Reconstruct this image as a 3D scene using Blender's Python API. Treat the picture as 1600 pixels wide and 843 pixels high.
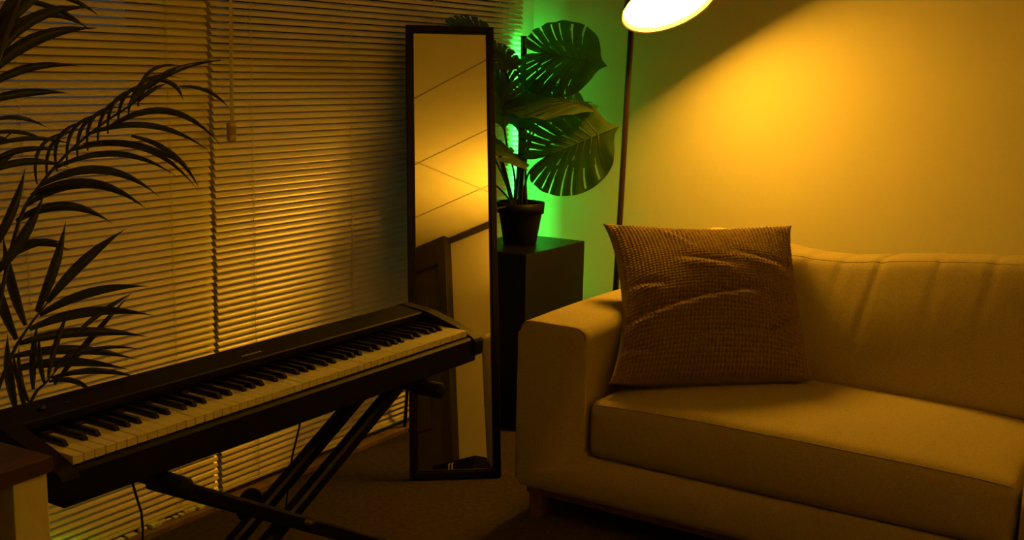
import bpy, bmesh, math, random
import numpy as np
from mathutils import Vector, Matrix
random.seed(7); rng = np.random.RandomState(3)
for o in list(bpy.data.objects): bpy.data.objects.remove(o)
scn = bpy.context.scene
COL = scn.collection

# ------------------------------------------------------------------ camera
F = 1758.45; PPX, PPY = 800.0, 421.5; Z0 = 1.42
R_ = Vector((0.5372789727715477, -0.8431390996499655, 0.021160436172160537))
D_ = Vector((-0.1370687204677191, -0.11204596146404475, -0.984204180233421))
W_ = Vector((0.8321919678096471, 0.5258917770426187, -0.17576793664392784))
CAM = Vector((0, 0, Z0))
cd = bpy.data.cameras.new('camera'); cam = bpy.data.objects.new('camera', cd); COL.objects.link(cam)
cd.sensor_width = 36; cd.lens = F*36/1600; cd.clip_start = .02
m = Matrix((R_, -D_, -W_)).transposed().to_4x4(); m.translation = CAM
cam.matrix_world = m; scn.camera = cam
def ray(px, py): return R_*((px-PPX)/F) + D_*((py-PPY)/F) + W_
def atY(px, py, y): v = ray(px, py); return CAM + v*(y/v.y)
def atX(px, py, x): v = ray(px, py); return CAM + v*(x/v.x)
def atZ(px, py, z): v = ray(px, py); return CAM + v*((z-Z0)/v.z)
def atD(px, py, d): return CAM + ray(px, py)*d

# ------------------------------------------------------------------ world, exposure, light levels
LAMP_L = 90.0         # radiance of the floor lamp's diffuser
UP_L = 108.0           # radiance of the uplighter behind the camera
LED_L = 95.0          # radiance of the green corner strip
WARM = (1.0, .43, .016)
w = bpy.data.worlds.new('world'); scn.world = w; w.use_nodes = True
w.node_tree.nodes['Background'].inputs[0].default_value = (.85, .92, 1, 1)
w.node_tree.nodes['Background'].inputs[1].default_value = .05
vs = scn.view_settings
vs.view_transform = 'Standard'; vs.look = 'None'; vs.gamma = 1; vs.exposure = 0; vs.use_curve_mapping = False

# ------------------------------------------------------------------ materials
def mat(name, col, rough=.6, metal=0, spec=.5, noise=None, bump=None, sheen=0, coat=0, var=0, coord='Object'):
    """noise=(scale, amount) colour mottling; bump=(scale, strength, distance)"""
    M = bpy.data.materials.new(name); M.use_nodes = True; nt = M.node_tree; b = nt.nodes['Principled BSDF']
    c4 = (*col, 1)
    b.inputs['Base Color'].default_value = c4; b.inputs['Roughness'].default_value = rough
    b.inputs['Metallic'].default_value = metal; b.inputs['Specular IOR Level'].default_value = spec
    if sheen: b.inputs['Sheen Weight'].default_value = sheen
    if coat: b.inputs['Coat Weight'].default_value = coat; b.inputs['Coat Roughness'].default_value = .08
    tc = nt.nodes.new('ShaderNodeTexCoord')
    if noise:
        n = nt.nodes.new('ShaderNodeTexNoise'); n.inputs['Scale'].default_value = noise[0]; n.inputs['Detail'].default_value = 6
        nt.links.new(tc.outputs[coord], n.inputs['Vector'])
        r = nt.nodes.new('ShaderNodeValToRGB'); a = noise[1]
        r.color_ramp.elements[0].position = .3; r.color_ramp.elements[1].position = .7
        r.color_ramp.elements[0].color = (*[x*(1-a) for x in col], 1); r.color_ramp.elements[1].color = (*[min(1, x*(1+a)) for x in col], 1)
        nt.links.new(n.outputs['Fac'], r.inputs['Fac']); nt.links.new(r.outputs['Color'], b.inputs['Base Color'])
    if bump:
        n = nt.nodes.new('ShaderNodeTexNoise'); n.inputs['Scale'].default_value = bump[0]; n.inputs['Detail'].default_value = 4
        nt.links.new(tc.outputs[coord], n.inputs['Vector'])
        bp = nt.nodes.new('ShaderNodeBump'); bp.inputs['Strength'].default_value = bump[1]; bp.inputs['Distance'].default_value = bump[2]
        nt.links.new(n.outputs['Fac'], bp.inputs['Height']); nt.links.new(bp.outputs['Normal'], b.inputs['Normal'])
    return M
def weave(name, col, scale, strength, dist, amt=.18, rough=.95):
    M = mat(name, col, rough, spec=.15, sheen=.15); nt = M.node_tree; b = nt.nodes['Principled BSDF']
    tc = nt.nodes.new('ShaderNodeTexCoord'); hs = []
    for sc in ((900, 160, 160), (160, 900, 160), (160, 160, 900)):
        mp = nt.nodes.new('ShaderNodeMapping'); mp.inputs['Scale'].default_value = sc
        n = nt.nodes.new('ShaderNodeTexNoise'); n.inputs['Scale'].default_value = 1.0; n.inputs['Detail'].default_value = 3
        nt.links.new(tc.outputs['Object'], mp.inputs[0]); nt.links.new(mp.outputs[0], n.inputs['Vector']); hs.append(n.outputs['Fac'])
    a = nt.nodes.new('ShaderNodeMath'); nt.links.new(hs[0], a.inputs[0]); nt.links.new(hs[1], a.inputs[1])
    ad = nt.nodes.new('ShaderNodeMath'); nt.links.new(a.outputs[0], ad.inputs[0]); nt.links.new(hs[2], ad.inputs[1])
    bp = nt.nodes.new('ShaderNodeBump'); bp.inputs['Strength'].default_value = strength; bp.inputs['Distance'].default_value = dist
    nt.links.new(ad.outputs[0], bp.inputs['Height']); nt.links.new(bp.outputs['Normal'], b.inputs['Normal'])
    r = nt.nodes.new('ShaderNodeMapRange'); r.inputs['From Min'].default_value = 1.15; r.inputs['From Max'].default_value = 1.85
    nt.links.new(ad.outputs[0], r.inputs['Value'])
    mx = nt.nodes.new('ShaderNodeMix'); mx.data_type = 'RGBA'
    mx.inputs['A'].default_value = (*[x*(1-amt) for x in col], 1); mx.inputs['B'].default_value = (*[min(1, x*(1+amt)) for x in col], 1)
    nt.links.new(r.outputs['Result'], mx.inputs['Factor']); nt.links.new(mx.outputs['Result'], b.inputs['Base Color'])
    return M
def emit(name, col, s):
    M = bpy.data.materials.new(name); M.use_nodes = True; nt = M.node_tree; nt.nodes.remove(nt.nodes['Principled BSDF'])
    e = nt.nodes.new('ShaderNodeEmission'); e.inputs[0].default_value = (*col, 1); e.inputs[1].default_value = s
    nt.links.new(e.outputs[0], nt.nodes['Material Output'].inputs['Surface']); return M
def glassmat(name):
    M = bpy.data.materials.new(name); M.use_nodes = True; nt = M.node_tree; nt.nodes.remove(nt.nodes['Principled BSDF'])
    t = nt.nodes.new('ShaderNodeBsdfTransparent'); t.inputs[0].default_value = (.85, .92, .95, 1)
    g = nt.nodes.new('ShaderNodeBsdfGlossy'); g.inputs['Roughness'].default_value = .02
    fr = nt.nodes.new('ShaderNodeFresnel'); fr.inputs[0].default_value = 1.45
    mx = nt.nodes.new('ShaderNodeMixShader')
    nt.links.new(fr.outputs[0], mx.inputs[0]); nt.links.new(t.outputs[0], mx.inputs[1]); nt.links.new(g.outputs[0], mx.inputs[2])
    nt.links.new(mx.outputs[0], nt.nodes['Material Output'].inputs['Surface']); return M
def wood(name, a, b_, scale=6, rough=.45):
    M = mat(name, a, rough); nt = M.node_tree; b = nt.nodes['Principled BSDF']
    tc = nt.nodes.new('ShaderNodeTexCoord'); mp = nt.nodes.new('ShaderNodeMapping'); mp.inputs['Scale'].default_value = (1, 9, 14)
    n = nt.nodes.new('ShaderNodeTexNoise'); n.inputs['Scale'].default_value = scale; n.inputs['Detail'].default_value = 8; n.inputs['Distortion'].default_value = .6
    nt.links.new(tc.outputs['Object'], mp.inputs[0]); nt.links.new(mp.outputs[0], n.inputs['Vector'])
    r = nt.nodes.new('ShaderNodeValToRGB'); r.color_ramp.elements[0].position = .35; r.color_ramp.elements[1].position = .68
    r.color_ramp.elements[0].color = (*a, 1); r.color_ramp.elements[1].color = (*b_, 1)
    nt.links.new(n.outputs['Fac'], r.inputs['Fac']); nt.links.new(r.outputs['Color'], b.inputs['Base Color']); return M

MT = dict(
    wall=mat('wall_paint', (.68, .65, .60), .85, spec=.25, noise=(3, .03), bump=(420, .25, .0015)),
    ceil=mat('ceiling_tile_paint', (.88, .86, .81), .9, spec=.2, noise=(5, .04), bump=(300, .3, .001)),
    tbar=mat('ceiling_grid_paint', (.55, .52, .47), .6),
    carpet=mat('carpet', (.055, .038, .026), 1, spec=.05, noise=(60, .45), bump=(500, .9, .006), sheen=.1),
    slat=mat('painted_aluminium_slat', (.90, .84, .69), .28, spec=.7),
    cord=mat('blind_cord', (.80, .76, .58), .8),
    handle=mat('cord_handle_plastic', (.42, .34, .24), .45),
    winframe=mat('window_frame_paint', (.20, .17, .14), .55),
    skirt=mat('skirting_board', (.22, .15, .09), .6, noise=(25, .25)),
    lightleak=mat('white_light_leak', (.72, .78, .80), .7, noise=(60, .3)),
    black=mat('black_plastic', (.006, .005, .0045), .6, spec=.22, bump=(900, .12, .0004)),
    blackgloss=mat('gloss_black_key', (.008, .008, .009), .22, spec=.5),
    panel=mat('piano_panel', (.006, .005, .0045), .5, spec=.22, bump=(900, .15, .0004)),
    ivory=mat('white_key', (.86, .83, .75), .16, spec=.5),
    felt=mat('red_felt', (.06, .006, .005), 1),
    mark=mat('pale_print', (.45, .43, .38), .5),
    steel=mat('black_steel_tube', (.005, .005, .005), .36, spec=.3),
    rubber=mat('black_rubber', (.007, .006, .006), .7, spec=.2),
    bolt=mat('dull_bolt', (.08, .075, .07), .35, metal=.8),
    frame=mat('mirror_frame', (.006, .005, .0045), .32, spec=.25),
    mirror=mat('mirror_glass', (.93, .93, .91), .004, metal=1),
    board=mat('mirror_back', (.06, .05, .04), .8),
    plinth=mat('black_laminate', (.004, .004, .004), .4, spec=.2),
    pot=mat('black_pot', (.005, .005, .005), .55, spec=.2),
    soil=mat('dark_soil', (.02, .014, .01), 1, bump=(80, 1, .01)),
    stem=mat('dark_stem', (.020, .030, .012), .6),
    sofa=weave('sofa_linen', (.42, .36, .25), 230, .8, .0012),
    piping=mat('sofa_seam', (.42, .36, .25), .9),
    darkseam=mat('dark_seam_thread', (.16, .12, .07), .9),
    sofawood=wood('sofa_wood', (.16, .075, .03), (.24, .12, .05)),
    desk=wood('desk_walnut', (.042, .018, .008), (.095, .042, .018), 4),
    deskwhite=mat('desk_white', (.74, .71, .66), .6, noise=(40, .04)),
    shade=mat('lamp_shade_black', (.02, .016, .012), .5),
    liner=mat('lamp_shade_white', (.85, .83, .78), .6),
    pole=mat('lamp_pole_bronze', (.045, .026, .014), .38, metal=.3),
    door=mat('dark_door', (.045, .036, .028), .4, noise=(6, .2)),
    trim=mat('dark_trim', (.03, .022, .016), .5),
    bulb=emit('lamp_diffuser', WARM, LAMP_L),
    upbulb=emit('uplighter_glow', WARM, UP_L),
    led=emit('green_led', (.03, 1.0, .07), LED_L),
    led2=emit('green_led_low', (.10, 1.0, .02), 16.0),
    glass=glassmat('window_glass'),
    chrome=mat('chrome', (.85, .85, .85), .12, metal=1),
    cable=mat('cable_rubber', (.01, .01, .01), .5),
)
def leafmat(name, a, b_, rough=.42):
    M = mat(name, a, rough, spec=.45, noise=(14, .35)); nt = M.node_tree; b = nt.nodes['Principled BSDF']
    b.inputs['Subsurface Weight'].default_value = 0
    tr = nt.nodes.new('ShaderNodeBsdfTranslucent'); tr.inputs[0].default_value = (*b_, 1)
    mx = nt.nodes.new('ShaderNodeMixShader'); mx.inputs[0].default_value = .30
    out = nt.nodes['Material Output']
    nt.links.new(b.outputs[0], mx.inputs[1]); nt.links.new(tr.outputs[0], mx.inputs[2]); nt.links.new(mx.outputs[0], out.inputs['Surface'])
    return M
MT['monstera'] = leafmat('monstera_leaf', (.055, .105, .035), (.06, .16, .035))
MT['vein'] = mat('leaf_vein', (.05, .085, .03), .5)
MT['palm'] = leafmat('palm_leaf', (.040, .050, .020), (.05, .07, .02), .45)

# ------------------------------------------------------------------ builders
ORG = {}
def link(name, verts, faces, material, parent=None, smooth=False):
    org = ORG.get(parent.name, Vector()) if parent else Vector()
    v = np.asarray(verts, float) - np.array(org)
    me = bpy.data.meshes.new(name); me.from_pydata(v.tolist(), [], [tuple(f) for f in faces]); me.update()
    if smooth: me.polygons.foreach_set('use_smooth', [True]*len(me.polygons))
    if material: me.materials.append(material)
    o = bpy.data.objects.new(name, me); COL.objects.link(o)
    if parent: o.parent = parent; ORG[o.name] = org
    else: ORG[o.name] = Vector()
    return o
def tag(o, label=None, cat=None, group=None, kind=None):
    if label: o['label'] = label
    if cat: o['category'] = cat
    if group: o['group'] = group
    if kind: o['kind'] = kind
    return o
def thing(name, loc, label=None, cat=None, group=None, kind=None):
    o = bpy.data.objects.new(name, None); COL.objects.link(o); o.location = loc; o.empty_display_size = .1
    ORG[o.name] = Vector(loc); return tag(o, label, cat, group, kind)
def dup(o, loc, parent=None, name=None):
    c = o.copy(); COL.objects.link(c); c.location = loc; c.parent = parent
    ORG[c.name] = ORG.get(o.name, Vector()); return c
class MB:
    def __init__(s): s.v = []; s.f = []; s.smooth = False
    def add(s, v, f):
        n = len(s.v); s.v += [tuple(p) for p in v]; s.f += [tuple(i+n for i in q) for q in f]; return s
    def box(s, x0, x1, y0, y1, z0, z1, bev=0, seg=2):
        bm = bmesh.new(); bmesh.ops.create_cube(bm, size=1)
        for v in bm.verts: v.co = Vector(((x0+x1)/2+v.co.x*(x1-x0), (y0+y1)/2+v.co.y*(y1-y0), (z0+z1)/2+v.co.z*(z1-z0)))
        if bev: bmesh.ops.bevel(bm, geom=bm.edges[:], offset=bev, segments=seg, affect='EDGES', profile=.5)
        bm.verts.index_update(); s.add([v.co for v in bm.verts], [[v.index for v in f.verts] for f in bm.faces]); bm.free(); return s
    def prism(s, prof, a0, a1, axis='x'):
        """extrude a (p,q) profile: along x profile is (y,z), along y it is (x,z)"""
        n = len(prof); mk = (lambda a, p: (a, p[0], p[1])) if axis == 'x' else (lambda a, p: (p[0], a, p[1]))
        v = [mk(a0, p) for p in prof] + [mk(a1, p) for p in prof]
        f = [(i, (i+1) % n, n+(i+1) % n, n+i) for i in range(n)] + [tuple(range(n))[::-1], tuple(range(n, 2*n))]
        return s.add(v, f)
    def tube(s, pts, r, n=10, cap=True):
        pts = [Vector(p) for p in pts]; rs = r if hasattr(r, '__len__') else [r]*len(pts)
        up = None; v = []; f = []
        for i, p in enumerate(pts):
            t = (pts[min(i+1, len(pts)-1)] - pts[max(i-1, 0)]).normalized()
            if up is None: up = Vector((0, 0, 1)) if abs(t.z) < .9 else Vector((1, 0, 0))
            a = t.cross(up).normalized(); b = a.cross(t).normalized(); up = b
            for k in range(n):
                q = 2*math.pi*k/n; v.append(p + (a*math.cos(q)+b*math.sin(q))*rs[i])
        for i in range(len(pts)-1):
            for k in range(n): f.append((i*n+k, i*n+(k+1) % n, (i+1)*n+(k+1) % n, (i+1)*n+k))
        if cap: f += [tuple(range(n))[::-1], tuple(range((len(pts)-1)*n, len(pts)*n))]
        s.smooth = True; return s.add(v, f)
    def lathe(s, prof, c=(0, 0, 0), axis=None, n=32, cap=True):
        """prof: (r, h) list, about +z at c or about the given axis"""
        c = Vector(c); ax = Vector(axis or (0, 0, 1)).normalized()
        a = ax.orthogonal().normalized(); b = ax.cross(a); v = []; f = []
        for r, h in prof:
            for k in range(n):
                q = 2*math.pi*k/n; v.append(c + ax*h + (a*math.cos(q)+b*math.sin(q))*r)
        for i in range(len(prof)-1):
            for k in range(n): f.append((i*n+k, i*n+(k+1) % n, (i+1)*n+(k+1) % n, (i+1)*n+k))
        if cap and prof[0][0] > 1e-4: f.append(tuple(range(n))[::-1])
        if cap and prof[-1][0] > 1e-4: f.append(tuple(range((len(prof)-1)*n, len(prof)*n)))
        return s.add(v, f)
    def build(s, name, material, parent=None, smooth=None):
        return link(name, s.v, s.f, material, parent, s.smooth if smooth is None else smooth)
def struct(name, mb, material, smooth=None):
    return tag(mb.build(name, material, smooth=smooth), kind='structure')
def softbox(lo, hi, r, res, fn=None):
    """rounded box as a dense grid; fn(P) -> P deforms it. returns verts, faces"""
    lo, hi = np.array(lo, float), np.array(hi, float); idx = {}; V = []; Fc = []
    n = [max(2, int(round((hi[k]-lo[k])/res))) for k in range(3)]
    def vid(i, j, k):
        key = (i, j, k)
        if key not in idx: idx[key] = len(V); V.append([i/n[0], j/n[1], k/n[2]])
        return idx[key]
    for ax in range(3):
        a, b = [(1, 2), (2, 0), (0, 1)][ax]
        for side in (0, n[ax]):
            for i in range(n[a]):
                for j in range(n[b]):
                    q = []
                    for di, dj in ((0, 0), (1, 0), (1, 1), (0, 1)):
                        t = [0, 0, 0]; t[ax] = side; t[a] = i+di; t[b] = j+dj; q.append(vid(*t))
                    Fc.append(q if side else q[::-1])
    P = lo + np.array(V)*(hi-lo); c = np.clip(P, lo+r, hi-r); d = P-c
    L = np.linalg.norm(d, axis=1, keepdims=True); P = np.where(L > 1e-9, c + d/np.maximum(L, 1e-9)*r, P)
    if fn is not None: P = fn(P)
    return P, Fc
def ss(x, a, b):
    t = np.clip((x-a)/(b-a), 0, 1); return t*t*(3-2*t)
_ph = rng.rand(40, 4)
def wob(P, sc, k=10, off=0):
    s = np.zeros(len(P))
    for i in range(k):
        d = rng.RandomState if False else None
        ph = _ph[(i+off) % 40]; dr = np.array([math.cos(6.28*ph[0])*math.cos(ph[1]*3-1.5), math.sin(6.28*ph[0])*math.cos(ph[1]*3-1.5), math.sin(ph[1]*3-1.5)])
        s += np.sin(P@dr*sc*(.6+ph[2]) + 6.28*ph[3])
    return s/k
# ================================================================== SETTING
XR, YL, YB, XF, H = 4.41, 2.70, -.75, -1.5, 2.6
struct('floor', MB().box(XF, XR, YB, YL+.2, -.05, 0), MT['carpet'])
struct('wall_right', MB().box(XR, XR+.1, YB, YL+.2, 0, H+.12), MT['wall'])
struct('wall_far', MB().box(XF-.1, XF, YB, YL+.2, 0, H+.12), MT['wall'])
struct('wall_back', MB().box(XF, XR, YB-.1, YB, 0, H+.12), MT['wall'])
mb = MB()
for a in ((XF, XR, 0, .05), (XF, XR, 2.45, H+.12), (XF, .8, .05, 2.45), (2.30, 2.50, .05, 2.45), (4.25, XR, .05, 2.45)):
    mb.box(a[0], a[1], YL, YL+.12, a[2], a[3])
struct('wall_left', mb, MT['wall'])
for i, (x0, x1) in enumerate(((.8, 2.30), (2.50, 4.25))):
    wn = thing(f'window_{i+1}', (x0, YL+.05, .05), kind='structure')
    f = MB(); t = .05
    f.box(x0, x1, YL+.03, YL+.09, .05, .05+t); f.box(x0, x1, YL+.03, YL+.09, 2.45-t, 2.45)
    f.box(x0, x0+t, YL+.03, YL+.09, .05+t, 2.45-t); f.box(x1-t, x1, YL+.03, YL+.09, .05+t, 2.45-t)
    f.build('window_frame', MT['winframe'], wn)
    MB().box(x0+t, x1-t, YL+.025, YL+.095, 1.38, 1.50).build('transom_bar', MT['winframe'], wn)
    for z0, z1 in ((.05+t, 1.38), (1.50, 2.45-t)):
        MB().box(x0+t, x1-t, YL+.056, YL+.062, z0, z1).build('pane', MT['glass'], wn)
struct('baseboard_left', MB().box(XF, 4.10, 2.612, YL, 0, .022, .003), MT['skirt'])
# jagged cool white pieces standing in for daylight leaking under the left blind
mb = MB(); x = 1.55
while x < 2.43:
    l = random.uniform(.012, .05); h = random.uniform(.004, .015); d = random.uniform(.006, .022)
    mb.box(x, x+l, 2.648-d, 2.652, .0222, .0222+h*.75, .0012, 1); x += l*random.uniform(.8, 1.5)
tag(mb.build('light_leak_strip', MT['lightleak']), 'cool white strip imitating daylight that leaks along the skirting under the left blind', 'lightleak', kind='stuff')
struct('trim_1', MB().box(.33, XR, YB, YB+.012, 2.555, H), MT['trim'])
dr = thing('door_1', (-.4, YB, 0), kind='structure')
MB().box(-.70, .24, YB+.005, YB+.045, .005, 2.40, .004).build('door_leaf', MT['door'], dr)
for (a, b, c, d) in ((-.70, .24, 2.40, 2.6), (.24, .325, 0, 2.6), (-.79, -.70, 0, 2.6)):
    MB().box(a, b, YB, YB+.07, c, d, .004).build('door_frame', MT['trim'], dr)
for z0, z1 in ((.2, 1.0), (1.15, 2.2)):
    MB().box(-.55, .10, YB+.045, YB+.055, z0, z1, .004).build('door_panel', MT['door'], dr)
MB().tube([(-.62, YB+.045, 1.0), (-.62, YB+.09, 1.0), (-.52, YB+.09, 1.0)], .009).build('door_handle', MT['bolt'], dr)
# suspended ceiling: slab, grid, tiles
cl = struct('ceiling', MB().box(XF, XR, YB, YL+.2, H+.03, H+.12), MT['ceil'])
gx = [XF] + [-.13, 1.07, 2.62, 3.82] + [XR]
gy = [YB] + [round(.91+.6*k-.0, 3) for k in range(-2, 3)] + [YL]
g = MB()
for x in gx[1:-1]: g.box(x-.004, x+.004, YB, YL, H+.006, H+.028)
for y in gy[1:-1]: g.box(XF, XR, y-.004, y+.004, H+.006, H+.028)
g.build('ceiling_grid', MT['tbar'], cl)
tiles = {}
for i in range(len(gx)-1):
    for j in range(len(gy)-1):
        sx, sy = gx[i+1]-gx[i]-.008, gy[j+1]-gy[j]-.008; key = (round(sx, 3), round(sy, 3))
        c = ((gx[i]+gx[i+1])/2, (gy[j]+gy[j+1])/2, H+.015+random.uniform(-.001, .001))
        if key not in tiles:
            o = MB().box(-sx/2, sx/2, -sy/2, sy/2, -.006, .008, .003, 1).build('ceiling_tile', MT['ceil'], cl); o.location = c; tiles[key] = o
        else: dup(tiles[key], c, cl)

fx = thing('ceiling_light', (1.37, 1.21, H), 'dark switched-off square ceiling light, its corner reflected in the mirror', 'ceiling light')
MB().box(1.075, 1.665, .916, 1.504, H-.012, H+.012, .004).build('housing', MT['trim'], fx)
MB().box(1.10, 1.64, .94, 1.48, H-.016, H-.010, .002).build('diffuser', MT['door'], fx)

# ================================================================== BLINDS
PITCH = .0216; TILT = math.radians(48); SW = .0255; YS = 2.655
def slat_mesh(length):
    n = 6; v = []; f = []
    for x in (-length/2, length/2):
        for k in range(n+1):
            u = (k/n-.5); yy = u*SW; arch = .0026*(1-(2*u)**2)
            # u=-.5 room edge (low), u=.5 window edge (high)
            v.append((x, yy*math.cos(TILT) - arch*math.sin(TILT), yy*math.sin(TILT) + arch*math.cos(TILT)))
    f = [(k, k+1, n+2+k, n+1+k) for k in range(n)]
    me = bpy.data.meshes.new('slat'); me.from_pydata(v, [], f); me.update()
    me.polygons.foreach_set('use_smooth', [True]*len(f)); me.materials.append(MT['slat']); return me
def blind(x0, x1, ladders, label, zbot):
    b = thing('window_blind', ((x0+x1)/2, YS, 0), label, 'blind', 'slatted blinds on the window wall')
    me = slat_mesh(x1-x0)
    nsl = int((2.40-zbot-.02)/PITCH)
    for k in range(nsl):
        o = bpy.data.objects.new('slat', me); COL.objects.link(o); o.parent = b
        o.location = (random.uniform(-.0015, .0015), random.uniform(-.0008, .0008), zbot+.024+k*PITCH)
        o.rotation_euler = (random.gauss(0, .010), random.gauss(0, .0002), 0)
    MB().box(x0, x1, YS-.010, YS+.010, zbot, zbot+.012, .003).build('bottom_rail', MT['slat'], b)
    MB().box(x0, x1, YS-.02, YS+.02, 2.41, 2.449, .003).build('head_rail', MT['slat'], b)
    dy = SW/2*math.cos(TILT)+.0006
    for x in ladders:
        l = MB(); l.tube([(x, YS-dy, zbot+.01), (x, YS-dy, 2.41)], .0007, 5); l.tube([(x, YS+dy, zbot+.01), (x, YS+dy, 2.41)], .0007, 5)
        l.tube([(x+.004, YS-dy-.002, zbot+.01), (x+.004, YS-dy-.002, 2.41)], .0005, 5)
        for k in range(nsl):
            z = zbot+.024+k*PITCH; hz = SW/2*math.sin(TILT)
            l.tube([(x-.002, YS-dy, z-hz), (x-.002, YS+dy, z+hz)], .0006, 4, False)
            l.tube([(x-.008, YS-dy-.001, z+hz*.8), (x, YS-dy-.001, z-hz*.2)], .0006, 4, False)
        l.build('ladder_cord', MT['cord'], b)
    return b
bl = blind(.62, 2.436, (.75, 1.27, 1.79, 2.275), 'left slatted blind behind the palm fronds, with the white strip under it', .034)
br = blind(2.452, 4.237, (2.612, 3.096, 3.583, 4.049), 'right slatted blind behind the mirror, partly glowing green', .040)
# pull cord and handle in front of the right blind
hp = atY(362, 206, 2.61); tp = atY(364, -60, 2.61)
c = MB()
for dx in (-.004, .001, .005): c.tube([(tp.x+dx*.5, 2.61, 2.40), (hp.x+dx, 2.61, hp.z+.026)], .0017, 6)
c.tube([(tp.x+.013, 2.61, 2.40), (hp.x+.010, 2.61, hp.z+.022)], .0006, 5)
c.build('pull_cord', MT['cord'], br)
h = MB().box(hp.x-.017, hp.x+.017, 2.603, 2.619, hp.z-.029, hp.z+.029, .0065, 3)
hd = h.build('cord_handle', MT['handle'], br)
for k in range(6):
    xx = hp.x-.010+k*.004; MB().box(xx-.0008, xx+.0008, 2.6015, 2.604, hp.z-.010, hp.z+.017).build('grip_rib', MT['handle'], hd)
MB().box(hp.x-.011, hp.x+.011, 2.6015, 2.604, hp.z-.020, hp.z-.0165).build('pale_mark', MT['mark'], hd)

# ================================================================== FLOOR LAMP
LC = Vector((3.915, 1.808, 1.670)); LN = Vector((-.25, -.50, -.83)).normalized()
fl = thing('floor_lamp', (4.12, 2.115, 0), 'tall floor lamp with glowing tilted shade behind the sofa', 'lamp')
p0 = Vector((4.15, 2.10, .796)); p1 = Vector((4.157, 2.085, 1.577)); dv = p1-p0
foot = p0 - dv*(.776/.781); top = p1 + dv*.36
MB().lathe([(.0, 0), (.125, 0), (.13, .006), (.128, .014), (.03, .022), (.02, .05), (0, .05)], (foot.x, foot.y, 0), n=40).build('base', MT['pole'], fl, True)
MB().tube([foot, p0, p1, top], .0125, 16).build('pole', MT['pole'], fl)
apex = LC - LN*.19
MB().tube([top, top.lerp(apex, .35)+Vector((0, 0, .012)), apex], .009, 10).build('arm', MT['pole'], fl)
MB().lathe([(.02, .215), (.06, .195), (.10, .15), (.150, .07), (.184, 0), (.186, -.002)], LC, -LN, 48, False).build('shade', MT['shade'], fl, True)
MB().lathe([(.055, .19), (.096, .148), (.146, .068), (.181, .001)], LC, -LN, 48, False).build('shade_liner', MT['liner'], fl, True)
MB().lathe([(0, .014), (.172, .014), (.174, .018), (0, .022)], LC, -LN, 48).build('diffuser', MT['bulb'], fl)
MB().lathe([(0, -.02), (.016, -.02), (.018, .0), (.016, .02), (0, .02)], apex, -LN, 20).build('socket', MT['shade'], fl, True)

# uplighter behind the camera (seen only by its light on the ceiling)
ul = thing('uplighter', (1.38, -.36, 0), 'black uplighter standing by the back wall behind the camera', 'lamp')
MB().lathe([(0, 0), (.14, 0), (.14, .015), (.03, .025), (0, .03)], (1.38, -.36, 0)).build('base', MT['pole'], ul, True)
MB().tube([(1.38, -.36, .02), (1.38, -.36, 1.87)], .012).build('pole', MT['pole'], ul)
MB().lathe([(.02, 0), (.07, .02), (.12, .06), (.15, .11), (.146, .11), (.115, .065), (.06, .03), (.02, .012)], (1.38, -.36, 1.86), cap=False).build('bowl', MT['shade'], ul, True)
MB().lathe([(0, .085), (.11, .085), (.11, .09), (0, .092)], (1.38, -.36, 1.86)).build('glow_disc', MT['upbulb'], ul)

# ================================================================== GREEN CORNER LIGHT
lx, ly, lz = 4.186, 2.611, 0.0
le = thing('light_stick', (lx, ly, lz), 'slim black upright light stick behind the potted plant, shining green on the blind', 'lamp')
MB().box(lx-.025, lx+.025, ly-.03, ly+.03, lz, lz+.008, .002).build('base', MT['black'], le)
LA = math.radians(-28); lca, lsa = math.cos(LA), math.sin(LA)
def lrot(mb): mb.v = [(lx+x*lca-y*lsa, ly+x*lsa+y*lca, z) for x, y, z in mb.v]; return mb
mb = MB().box(-.0115, .0115, -.009, 0, lz+.006, 1.560)
for sx in (-1, 1): mb.box(sx*.0095-.002, sx*.0095+.002, 0, .004, lz+.006, 1.560)
mb.box(-.0115, .0115, 0, .004, 1.556, 1.560); lrot(mb).build('pole', MT['black'], le)
lrot(MB().box(-.0072, .0072, .0005, .003, lz+.02, 1.553)).build('led_strip', MT['led'], le)
# low green light bar tucked by the window on the left
lb = thing('light_bar', (1.67, 2.56, 0), 'low green light bar on the floor under the left blind, behind the white desk leg', 'lamp')
MB().box(1.50, 1.84, 2.545, 2.575, 0, .03, .004).build('housing', MT['black'], lb)
MB().box(1.51, 1.83, 2.572, 2.578, .008, .0285, .002).build('led_strip', MT['led2'], lb)

# ================================================================== PLINTH, POT, MONSTERA
PA = math.radians(1.5)
pl = thing('plinth', (3.66, 2.25, 0), 'square black plinth in the corner carrying the potted plant', 'plinth')
MB().box(3.66, 4.13, 2.25, 2.58, .02, .713, .0025).build('body', MT['plinth'], pl)
MB().box(3.68, 4.11, 2.27, 2.56, 0, .02).build('recessed_base', MT['plinth'], pl)
pc = Vector((3.893, 2.425, .713))
mo = thing('potted_monstera', pc, 'potted plant with big split leaves on the black plinth', 'potted plant')
MB().lathe([(0, 0), (.066, 0), (.068, .006), (.088, .125), (.0885, .128), (.0965, .128), (.099, .172), (.094, .172), (.088, .140), (.085, .128), (.08, .125)], pc, n=40).build('pot', MT['pot'], mo, True)
MB().lathe([(.092, .150), (.05, .156), (0, .158)], pc).build('soil', MT['soil'], mo, True)
RT = np.array([(0, 1.07), (4, .975), (10, .925), (20, .915), (30, .90), (45, .83), (60, .755), (75, .685), (90, .625), (110, .565), (130, .515), (150, .46), (163, .38), (170, .26), (176, .08)])
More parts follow.
